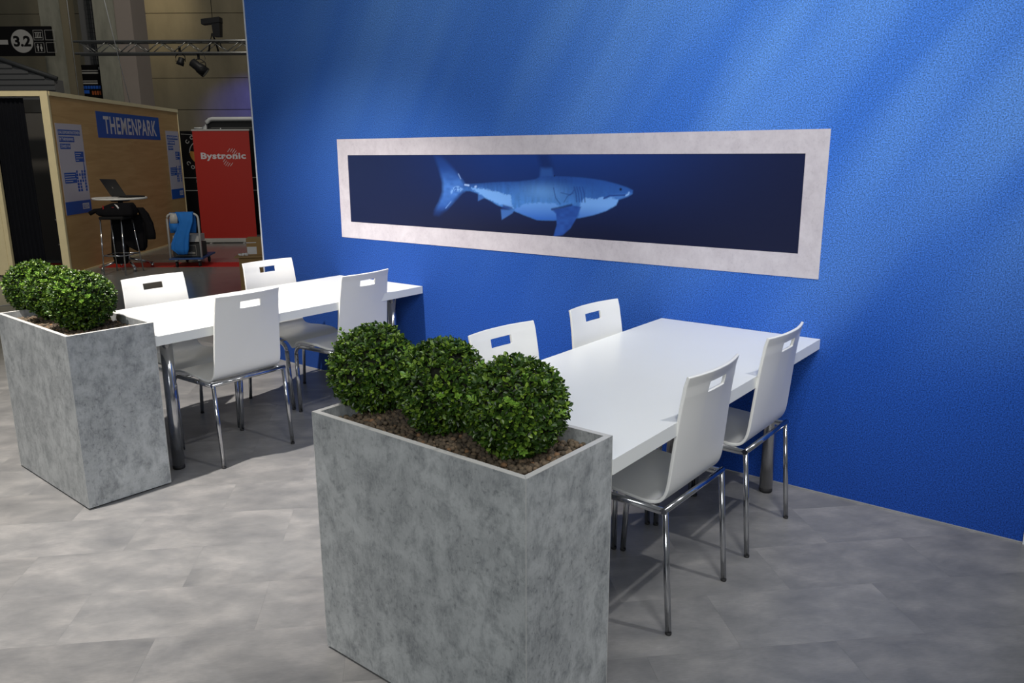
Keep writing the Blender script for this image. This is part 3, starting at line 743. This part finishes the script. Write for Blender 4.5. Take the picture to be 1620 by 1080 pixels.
# lighting truss with lamps and hoist bag
tr = thing('lighting_truss', 'horizontal aluminium lighting truss in front of the hall wall', 'truss', AV(-6.4, 17, 3.68))
for y in (0, .24):
    for z in (-.115, .115): MB().tube([(-2.4, y, z), (3.2, y, z)], .024, 10).build('chord', M_TRUSS, tr)
for k in range(20):
    x = -2.3 + k * .27
    for y in (0, .24):
        MB().tube([(x, y, -.1 if k % 2 else .1), (x + .27, y, .1 if k % 2 else -.1)], .010, 6).build('brace', M_TRUSS, tr)
for k in range(10):
    x = -2.3 + k * .54
    MB().tube([(x, .0, .115), (x + .27, .24, .115)], .009, 6).build('brace', M_TRUSS, tr)
def lamp(name, label, mat4, tilt, yaw, ln, r):
    c = thing(name, label, 'spotlight', mat4)
    MB().box(-.02, -.02, .17, .02, .02, .30, .004).build('clamp', M_BLACK, c)
    MB().tube([(-r - .02, 0, 0), (-r - .02, 0, .10), (-r * .4, 0, .17), (r * .4, 0, .17), (r + .02, 0, .10), (r + .02, 0, 0)], .009, 8).build('yoke', M_BLACK, c)
    q = Matrix.Rotation(yaw, 4, 'Z') @ Matrix.Rotation(tilt, 4, 'Y')
    cn = MB().lathe([(r * .45, -ln * .55), (r * .8, -ln * .5), (r * .8, -ln * .1), (r * .95, 0), (r, ln * .42), (r * .93, ln * .42), (r * .7, ln * .2)], 20).build('housing', M_BLACK, c, q)
    MB().lathe([(r * .86, ln * .40), (r * .86, ln * .41)], 20).build('lens', M_SGREY, cn)
    return c
lamp('stage_spotlight', 'small round black stage lamp hanging from the truss, on the left', AV(-6.70, 17.05, 3.40), math.radians(200), .3, .16, .075)
lamp('stage_spotlight', 'black stage lamp with flared hood hanging from the truss, pointing down right', AV(-6.33, 17.05, 3.28), math.radians(130), .2, .36, .11)
c = thing('hoist_bag', 'black chain hoist with hanging bag above the truss', 'hoist', AV(-6.0, 17.1, 4.05))
MB().loft([[(-.20, -.1, .06), (.17, -.1, .10), (.17, .1, .10), (-.20, .1, .06)], [(-.20, -.1, .16), (.17, -.1, .20), (.17, .1, .20), (-.20, .1, .16)]]).build('motor', M_BLACK, c)
MB().loft([[(.02, -.08, -.17), (.15, -.08, -.17), (.15, .08, -.17), (.02, .08, -.17)], [(0, -.09, .095), (.165, -.09, .095), (.165, .09, .095), (0, .09, .095)]]).build('chain_bag', M_BLACK, c)
MB().tube([(0, 0, .2), (0, 0, 3)], .006, 6).build('chain', M_BLACK, c)
for s in (-1, 1): MB().tube([(-.03, 0, -.10), (-.03 + s * .06, 0, -.28), (-.03 + s * .10, 0, -.47)], .018, 6).build('sling', M_BLACK, c)
MB().tube([(.12, -.03, -.25), (.14, -.03, -.36), (.16, -.03, -.40)], .010, 6).build('hook', M_BLACK, c)
c = thing('power_cable', 'thin black cable looping from the truss to the flared lamp', 'cable')
MB().tube([V(-6.18, 16.9, 3.56), V(-6.14, 16.9, 3.45), V(-6.17, 16.9, 3.38), V(-6.26, 16.9, 3.36)], .006, 6).build('loop', M_BLACK, c)

# ------------------------------------------------------------------ plywood booth
NP = Vector((-7.56, 1.13, -.02)); E1 = Vector((-.648, .762, 0)).normalized(); NX = Vector((E1.y, -E1.x, 0))
BF = frame(NP, E1, (0, 0, 1))                   # u along the wall, v up, w towards the aisle
bo = thing('plywood_booth', 'plywood exhibition booth with a pale timber frame and a dark doorway', 'booth', BF)
LEN = 4.62
for k, (a, b_) in enumerate(((.045, 1.25), (1.25, 2.5), (2.5, 3.16), (3.16, LEN - .03))):
    MB().box(a + .0015, .03, -.035, b_ - .0015, 2.345, 0).build('plywood_sheet', M_PLY, bo)
MB().box(0, 0, -.09, .044, 2.40, .006).build('post', M_PINE, bo)
MB().box(LEN - .029, 0, -.09, LEN, 2.346, .006).build('post', M_PINE, bo)
MB().box(.0445, 2.346, -.09, LEN, 2.40, .012).build('top_rail', M_PINE, bo)
MB().box(.0445, 0, -.036, LEN - .03, .0295, .016).build('skirting', M_PINE, bo)
# the front, at right angles: runs along -w
MB().box(-.001, 2.335, -3.2, .05, 2.40, -.091).build('header_beam', M_PINE, bo)
MB().box(0, 0, -.80, .05, 2.334, -.745).build('post', M_PINE, bo)
MB().box(-.004, .02, -2.6, .02, 2.334, -.801).build('plywood_sheet', M_PINE, bo)
MB().box(1.7, .0, -3.2, 1.74, 2.30, -.04).build('inner_wall', M_GREY, bo)
MB().box(.6, 2.16, -3.2, .8, 2.33, -.04).build('inner_beam', M_DGREY, bo)
cm = MB(); rings = []
for k in range(9):
    z = k / 8; row = []
    for q in range(41):
        s = q / 40; w = -.80 + s * (.42 - .10 * (1 - z) * 0)
        row.append((.12 + .022 * math.sin(s * 46 + .6 * math.sin(z * 3)) * (1.1 - .4 * z), .01 + z * 2.31, w))
    back = [(p[0] + .012, p[1], p[2]) for p in reversed(row)]
    rings.append(row + back)
cm.loft(rings, True, True)
cu = cm.build('door_curtain', M_CURT, None, BF); tag(cu, 'black cloth curtain hanging in the booth doorway', 'curtain')
for k, lb in ((0, 'dark flight case on the floor inside the booth doorway'), (1, 'dark flight case stacked on another one inside the booth doorway')):
    c = thing('flight_case', lb, 'case', BF @ Matrix.Translation((1.2, .002 + k * .36, -.30)))
    MB().box(-.25, 0, -.30, .25, .34, .22, .012).build('body', M_DGREY, c)
    h = MB().box(-.262, .20, -.16, -.2505, .27, .08).build('handle_recess', M_BLACK, c)
    MB().tube([(-.268, .235, -.12), (-.268, .235, .04)], .008, 6).build('handle', M_ALU, h)
    MB().box(-.254, .31, -.295, -.2505, .33, .215).build('edge_rail', M_ALU, c)

def rect(p, nm, u0, v0, u1, v1, m_, w0=.0021, w1=.0030): return MB().box(u0, v0, w0, u1, v1, w1).build(nm, m_, p)
def words(p, nm, txt, u0, v0, wd, ht, m_, bold=.0, w=.0036, space=1.0):
    return link(nm, text_mesh(txt, .1, m_, bold, wd, ht, .0003, 'LEFT', space), p, Matrix.Translation((u0, v0, w)))
c = thing('stand_sign', 'blue sign with white letters THEMENPARK on the plywood wall', 'sign', BF @ Matrix.Translation((1.31, 1.84, 0)))
rect(c, 'panel', 0, 0, 2.36, .375, M_BLUE, .0005, .002)
words(c, 'lettering', 'THEMENPARK', .22, .06, 1.99, .255, M_PTEXT, .0022, .0036, 1.12)
def poster(u, v0, wd, label):
    c = thing('information_poster', label, 'poster', BF @ Matrix.Translation((u, v0, 0)), 'white posters on the plywood wall')
    k = wd / .72
    rect(c, 'sheet', 0, 0, wd, 1.205, M_POSTER, .0005, .002)
    rect(c, 'blue_foot', 0, 0, wd, .175, M_BLUE)
    for (a, z, w_, s) in ((.05, 1.055, .60, 'LIVE-DEMONSTRATIONEN'), (.055, .965, .41, 'IM THEMENPARK'), (.06, .873, .28, 'STAND F14')):
        b_ = rect(c, 'blue_bar', a * k, z, (a + w_) * k, z + .07, M_BLUE)
        words(b_, 'lettering', s, (a + .015) * k, z + .014, (w_ - .03) * k, .042, M_PTEXT)
    b_ = rect(c, 'blue_box', .43 * k, .70, .68 * k, .84, M_BLUE)
    for q, l in enumerate((.16, .12, .20, .08)): rect(b_, 'text_line', .45 * k, .81 - q * .030, (.45 + l) * k, .818 - q * .030, M_PTEXT, .0031, .0036)
    b_ = rect(c, 'blue_box', .07 * k, .42, .40 * k, .56, M_BLUE)
    for q, l in enumerate((.28, .27, .30, .20)): rect(b_, 'text_line', .085 * k, .53 - q * .030, (.085 + l) * k, .538 - q * .030, M_PTEXT, .0031, .0036)
    rect(c, 'pointer', .645 * k, .56, .665 * k, .70, M_BLUE)
    rg = random.Random(5); mb = MB()
    for q in range(7):
        for w_ in range(4):
            a = .40 + w_ * .072; z = .30 + q * .042
            if rg.random() < .12: continue
            mb.box((a + rg.uniform(0, .01)) * k, z, .0021, (a + .048 + rg.uniform(0, .014)) * k, z + .034, .0029)
    mb.build('hall_plan', M_BLUE, c)
    b_ = rect(c, 'label_plate', .47 * k, .055, .66 * k, .135, M_PTEXT, .0031, .0036)
    words(b_, 'lettering', 'BLECH', .485 * k, .068, .155 * k, .054, M_BLUE, 0, .0042)
poster(.105, .80, .72, 'white and blue poster with a hall plan near the booth doorway')
poster(3.93, .80, .62, 'white and blue poster at the far right end of the plywood wall')

# ------------------------------------------------------------------ high table, laptop, stool, jackets
T = AV(-5.50, 11.35, -.02)
c = thing('bar_table', 'round white bar table on a chrome pedestal in front of the plywood wall', 'table', T)
MB().lathe([(.345, .985), (.355, .990), (.355, 1.008), (.350, 1.012)], 40).build('tabletop', M_WHITE, c)
MB().lathe([(.12, .955), (.14, .984)], 20).build('top_bracket', M_BLACK, c)
MB().lathe([(.032, .13), (.032, .954)], 16).build('column', M_CHROME, c)
hb = MB().lathe([(.045, .10), (.05, .12), (.04, .20)], 16).build('hub', M_CHROME, c)
for k in range(4):
    a = .7 + k * PI / 2
    lg = MB().tube([(.04 * math.cos(a), .04 * math.sin(a), .15), (.34 * math.cos(a), .34 * math.sin(a), .06)], .018, 8).build('leg', M_CHROME, c)
    MB().lathe([(.022, 0), (.022, .058)], 12, .335 * math.cos(a), .335 * math.sin(a)).build('foot', M_CHROME, lg)
c = thing('laptop', 'open black laptop on the round white bar table, its back turned to us', 'laptop', T @ Matrix.Translation((.02, -.06, 1.0127)) @ Matrix.Rotation(-.60, 4, 'Z') @ Matrix.Scale(1.15, 4))
bs = MB().box(-.17, .0, .001, .17, .235, .016, .003).build('base', M_BLACK, c)
MB().box(-.15, .05, .0165, .15, .2, .018).build('keyboard', M_DGREY, bs)
ld = MB().box(-.17, -.004, 0, .17, .003, .235, .0015).build('screen_lid', M_DGREY, c, Matrix.Translation((0, -.004, .0175)) @ Matrix.Rotation(math.radians(30), 4, 'X'))
MB().box(-.010, -.0055, .11, .010, -.0044, .130).build('lid_badge', M_SGREY, ld)
c = thing('paper_stack', 'loose white papers lying beside the laptop on the bar table', 'paper', T @ Matrix.Translation((-.16, -.10, 1.0122)) @ Matrix.Rotation(.2, 4, 'Z'))
MB().box(-.15, -.10, 0, .15, .11, .004).build('sheet', M_PAPER, c)
MB().box(-.10, -.12, .0042, .20, .09, .008).build('sheet', M_PAPER, c)

p1, p2, p3, p4 = V(-5.54, 10.74), V(-5.24, 10.73), V(-5.55, 11.13), V(-5.17, 11.13)
cen = (p1 + p2 + p3 + p4) / 4; Mst = Matrix.Translation((cen.x, cen.y, -.02)) @ Matrix.Rotation(YAW, 4, 'Z')
st = thing('bar_stool', 'chrome wire bar stool with a black seat under draped black jackets', 'stool', Mst)
MB().box(-.165, -.17, .745, .165, .16, .785, .012).build('seat', M_BLACK, st)
ft = [(-.165, -.195), (.135, -.205), (.20, .19), (-.17, .19)]; tp = [(-.15, -.15), (.13, -.15), (.14, .14), (-.15, .14)]
for a, b_ in zip(ft, tp): MB().tube([(a[0], a[1], 0), (b_[0], b_[1], .7445)], .010, 8).build('leg', M_CHROME, st)
L_ = lambda a, b_, z: (a[0] + (b_[0] - a[0]) * z / .745, a[1] + (b_[1] - a[1]) * z / .745, z)
for k in range(4): MB().tube([L_(ft[k], tp[k], .26), L_(ft[(k + 1) % 4], tp[(k + 1) % 4], .26)], .008, 8).build('footrest', M_CHROME, st)

def cloth(rows, n=28, fold=.02, seed=1):
    rg = random.Random(seed); ph_ = [rg.uniform(0, 6) for _ in range(4)]; mb = MB(); rings = []
    for (z, x0, x1, y0, y1) in rows:
        ring = []
        for q in range(n):
            a = 2 * PI * q / n; ca, sa = math.cos(a), math.sin(a)
            ex = abs(ca) ** .6 * (1 if ca > 0 else -1); ey = abs(sa) ** .6 * (1 if sa > 0 else -1)
            f = fold * (math.sin(5 * a + ph_[0] + z * 3) + .6 * math.sin(9 * a + ph_[1] - z * 5))
            ring.append(((x0 + x1) / 2 + ex * ((x1 - x0) / 2 + f), (y0 + y1) / 2 + ey * ((y1 - y0) / 2 + f * .7), z))
        rings.append(ring)
    return mb.loft(rings, True, True)
jk = thing('black_jacket', 'black jacket with red and white trims heaped over the bar stool', 'jacket', Mst)
MJ = plain('black_jacket_cloth', (.008, .008, .010, 1), .9, 0, .2, 20, .1)
cloth([(.787, -.20, .24, -.14, .18), (.82, -.25, .26, -.15, .19), (.87, -.22, .25, -.13, .19), (.92, -.13, .23, -.10, .17), (.955, -.04, .20, -.06, .15)], 32, .012, 3).build('body', MJ, jk)
MB().tube([(-.20, .05, .86), (-.30, .02, .85), (-.36, .0, .815)], .05, 10, .03).build('collar', MJ, jk)
MB().box(.05, -.115, .84, .14, -.105, .90).build('red_patch', M_JRED, jk, Matrix.Rotation(-.12, 4, 'Y'))
MB().tube([(.03, -.075, .935), (.07, -.10, .92), (.10, -.118, .89)], .006, 6, .016).build('white_stripe', M_PAPER, jk)
MB().box(-.115, -.118, .87, -.10, -.108, .93).build('red_piping', M_JRED, jk)
jk2 = thing('black_jacket', 'black jacket hanging down behind the legs of the bar stool', 'jacket', Mst)
cloth([(.10, -.20, -.05, .21, .29), (.25, -.23, -.02, .20, .30), (.45, -.22, .0, .20, .31), (.65, -.21, .02, .20, .31), (.78, -.20, .05, .20, .30)], 28, .010, 5).build('left_panel', MJ, jk2)
cloth([(.28, .12, .20, .22, .28), (.33, .02, .24, .21, .29), (.42, -.12, .26, .20, .30), (.6, -.12, .26, .20, .31), (.78, -.10, .24, .20, .31)], 28, .010, 6).build('right_panel', MJ, jk2)
cloth([(.44, .275, .38, .21, .29), (.52, .275, .39, .21, .29), (.66, .27, .37, .205, .29), (.80, .20, .31, .215, .29), (.88, .16, .25, .215, .27)], 20, .008, 7).build('sleeve', MJ, jk2)

# ------------------------------------------------------------------ platform trolley with case, carton and blue jacket
tq = AV(-4.69, 11.45, -.02, .12)
c = thing('platform_trolley', 'blue platform trolley with a pale tubular push handle', 'trolley', tq)
MB().box(-.235, -.03, .115, .235, .72, .140, .004).build('deck', M_DBLUE, c)
hd = [(-.215, -.01, .141), (-.215, -.01, .70)] + [(-.215 + .07 * (1 - math.cos(a)), -.01, .70 + .07 * math.sin(a)) for a in (PI / 8, PI / 4, 3 * PI / 8, PI / 2)] 
hd = hd + [(-x, y, z) for x, y, z in reversed(hd)]
MB().tube(hd, .015, 10).build('push_handle', M_WPAINT, c)
for x in (-.16, .16):
    for y in (.08, .62):
        w_ = MB().box(x - .02, y - .03, .088, x + .02, y + .03, .1148).build('caster_fork', M_ALU, c)
        MB().lathe([(.044, -.012), (.045, -.008), (.045, .008), (.044, .012)], 18, 0, 0).build('wheel', M_RUBBER, w_, Matrix.Translation((x, y, .0455)) @ Matrix.Rotation(PI / 2, 4, 'Y'))
c = thing('tool_case', 'black tool case lettered metabo lying on the trolley deck', 'case', tq @ Matrix.Translation((0, .03, .1402)))
bd = MB().box(-.19, .012, 0, .19, .40, .20, .012).build('body', M_DGREY, c)
q = MB()
for a in ((-.155, .03, .135, .034), (-.155, .17, .135, .174), (-.155, .034, -.151, .17), (.131, .034, .135, .17)): q.box(a[0], .0105, a[1], a[2], .0119, a[3])
q.build('frame_line', M_SGREY, bd)
link('lettering', text_mesh('metabo', .1, M_SGREY, .006, .15, .034), bd, Matrix.Translation((-.03, .0112, .052)) @ Matrix.Rotation(PI / 2, 4, 'X'))
MB().tube([(-.06, .06, .201), (-.06, .06, .215), (.06, .06, .215), (.06, .06, .201)], .007, 6).build('handle', M_BLACK, c)
c = thing('pale_carton', 'pale carton standing on the black tool case', 'box', tq @ Matrix.Translation((0, .075, .3592)))
MB().box(-.185, .0, .0, .185, .30, .10, .003).build('carton_body', M_WPAINT, c)
MB().box(-.02, -.002, .03, .02, -.0003, .09).build('printed_label', M_DBLUE, c)
c = thing('blue_jacket', 'bright blue work jacket hung over the trolley handle', 'jacket', tq)
cloth([(.20, -.08, .03, -.075, -.028), (.28, -.17, .06, -.080, -.027), (.36, -.16, .07, -.085, -.027), (.50, -.10, .09, -.085, -.027), (.66, -.03, .15, -.085, -.027), (.76, -.06, .16, -.080, -.024), (.798, -.08, .15, -.050, .02)], 36, .010, 11).build('front_panel', M_JBLUE, c)
cloth([(.50, -.19, .17, .008, .03), (.62, -.20, .18, .008, .04), (.75, -.18, .17, .007, .04), (.786, -.17, .15, -.02, .03)], 30, .006, 12).build('back_panel', M_JBLUE, c)
cloth([(.53, -.14, -.06, -.075, -.032), (.64, -.15, -.05, -.085, -.028)], 20, .004, 13).build('cuff', M_JBLUE, c)
cloth([(.642, -.155, -.055, -.085, -.028), (.72, -.155, -.05, -.085, -.026), (.78, -.14, -.07, -.075, -.022)], 20, .004, 14).build('white_lining', M_WPAINT, c)
# red tape across the hall floor
a1, a2 = V(-5.9, 11.42), V(-3.2, 12.0)
MB().box(-3.4, -.24, -.0199, 2.4, .24, -.0170).build('red_floor_strip', M_REDC, None, AV(-4.2, 11.75)).__setitem__('kind', 'structure')

# ------------------------------------------------------------------ red roll-up banner
rb = thing('roll_up_banner', 'tall red roll-up banner with white Bystronic lettering', 'banner', AV(-5.205, 14.75, -.02, .04))
MB().box(-.50, -.10, .012, .52, .10, .085, .012).build('base_cassette', M_WPAINT, rb)
for x in (-.3, .3): MB().box(x - .02, -.16, 0, x + .02, .16, .0118).build('foot', M_ALU, rb)
bn = MB().box(-.50, -.006, .0855, .50, -.002, 2.0).build('printed_sheet', M_RED, rb)
MB().box(-.51, -.014, 2.0003, .51, .008, 2.028).build('top_bar', M_WPAINT, rb)
MB().tube([(0, .03, .09), (0, .02, 2.05)], .010, 8).build('support_pole', M_ALU, rb)
link('lettering', text_mesh('Bystronic', .2, M_PTEXT, .007, .80, .145, .0006, 'LEFT', 1.08), bn, Matrix.Translation((-.385, -.0068, 1.475)) @ Matrix.Rotation(PI / 2, 4, 'X'))
for k in range(6):
    o_ = -.085 + k * .034; h = .185 - abs(k - 2.5) * .022
    cx_, cz_ = .135 + o_ * .75, 1.535 - o_ * .75
    dx, dz = h * .62, h * .78
    w_ = .0028
    for s0, s1 in ((-1, -.50), (.50, 1)) if 0 < k < 5 else ((-.9, -.3), (.3, .9)):
        A = (cx_ + dx * s0, cz_ + dz * s0); B = (cx_ + dx * s1, cz_ + dz * s1)
        MB().add([(A[0] - w_, -.0072, A[1] + w_), (A[0] + w_, -.0072, A[1] - w_), (B[0] + w_, -.0072, B[1] - w_), (B[0] - w_, -.0072, B[1] + w_)], [(0, 1, 2, 3)]).build('emblem_stroke', M_PTEXT, bn)

# black partition with a round coffee emblem, tubular arch behind the banner
c = thing('black_partition', 'black partition with a round coffee emblem, half hidden behind the red banner', 'partition', AV(-5.9, 16.2, -.02))
MB().box(-.75, 0, 0, 1.5, .06, 2.04).build('panel', M_SIGN, c)
rot = Matrix.Translation((-.23, -.0005, 1.62)) @ Matrix.Rotation(PI / 2, 4, 'X')
def ring(r0, r1, a0=0, a1=2 * PI, n=40):
    mb = MB()
    for k in range(n):
        a, b_ = a0 + (a1 - a0) * k / n, a0 + (a1 - a0) * (k + 1) / n
        mb.add([(r0 * math.cos(a), r0 * math.sin(a), .002), (r1 * math.cos(a), r1 * math.sin(a), .002), (r1 * math.cos(b_), r1 * math.sin(b_), .002), (r0 * math.cos(b_), r0 * math.sin(b_), .002)], [(0, 1, 2, 3)])
    return mb
em = ring(.13, .23, PI * .95, PI * 2.05).build('emblem_bowl', M_OCHRE, c, rot)
ring(.225, .24, 0, PI).build('emblem_ring', M_SGREY, c, rot)
def arc_text(s, r, a_mid, da, flip, nm):
    n = len(s)
    for k, ch in enumerate(s):
        a = a_mid + (k - (n - 1) / 2) * da * (1 if flip else -1)
        lk = link(nm, text_mesh(ch, .1, M_SGREY, .003, None, .075), c, rot @ Matrix.Rotation(a, 4, 'Z') @ Matrix.Translation((r, 0, .001)) @ Matrix.Rotation(PI / 2 if flip else -PI / 2, 4, 'Z') @ Matrix.Translation((-.03, 0, 0)))
arc_text('COFFEE', .30, PI * .5, .36, False, 'emblem_letter'); arc_text('COMPANY', .375, PI * 1.5, .32, True, 'emblem_letter')
for z in (1.13, .88): MB().box(-.7, -.004, z, 1.4, -.0004, z + .012).build('printed_line', M_SGREY, c)
for k, s in enumerate(('K.T.R.N', 'N.Z.')): link('lettering', text_mesh(s, .1, M_SGREY, 0, None, .06), c, Matrix.Translation((-.38 + k * .1, -.0012, 1.04 - k * .10)) @ Matrix.Rotation(PI / 2, 4, 'X'))
MB().tube([(-.6, -.003, 1.98), (.3, -.003, 1.92)], .006, 6).build('printed_line', M_SGREY, c)
c = thing('tubular_arch', 'pale curved tube frame with dark panel rising behind the red banner', 'frame', AV(-5.86, 17.2, -.02))
MB().tube([(-.55, 0, 0), (-.55, 0, 2.02), (-.53, 0, 2.14), (-.48, 0, 2.24), (-.41, 0, 2.29), (-.36, 0, 2.30), (1.4, 0, 2.30)], .045, 12).build('tube', M_WPAINT, c)
MB().box(-.50, .06, 0, 1.4, .09, 2.32).build('panel', M_DGREY, c)
MB().tube([(-.75, 0, 2.12), (-.58, 0, 2.12)], .02, 8).build('tube_stub', M_WPAINT, c)
MB().box(-.42, .05, 2.12, 1.4, .0595, 2.135).build('seam_line', M_GREY, c)

# cartons beside the wall end
cq = AV(-3.05, 9.5, -.02, .2)
c = thing('open_carton', 'brown cardboard carton standing on the hall floor behind the blue wall', 'box', cq)
MB().box(-.20, -.05, 0, .30, .40, .40).build('carton_body', M_CARD, c)
for x, n_ in ((-.25, 'flap'), (.301, 'flap')): MB().box(min(x, x + .05), -.05, .392, max(x, x + .049), .40, .40).build(n_, M_CARD, c)
MB().box(-.25, -.11, .4003, .35, .10, .406).build('flap', M_CARD, c)
c = thing('small_carton', 'small brown box with a white label on top of the larger carton', 'box', cq @ Matrix.Translation((-.09, .10, .4065)))
MB().box(-.03, 0, 0, .20, .22, .20, .003).build('carton_body', M_CARD, c)
MB().box(-.025, -.0015, .01, .085, -.0002, .10).build('label_sheet', M_PAPER, c)
MB().box(-.03, -.0012, .145, .085, -.0002, .155).build('tape', M_PAPER, c)
c = thing('packing_scraps', 'crumpled pale packing scraps on the larger carton', 'paper', cq @ Matrix.Translation((-.17, .0, .4065)))
for k in range(3):
    MB().add([v * .022 * R.uniform(.6, 1.3) + Vector((k * .035 - .02, .01 * k, .02)) for v in icoV], icoF).build('scrap', M_PAPER, c)
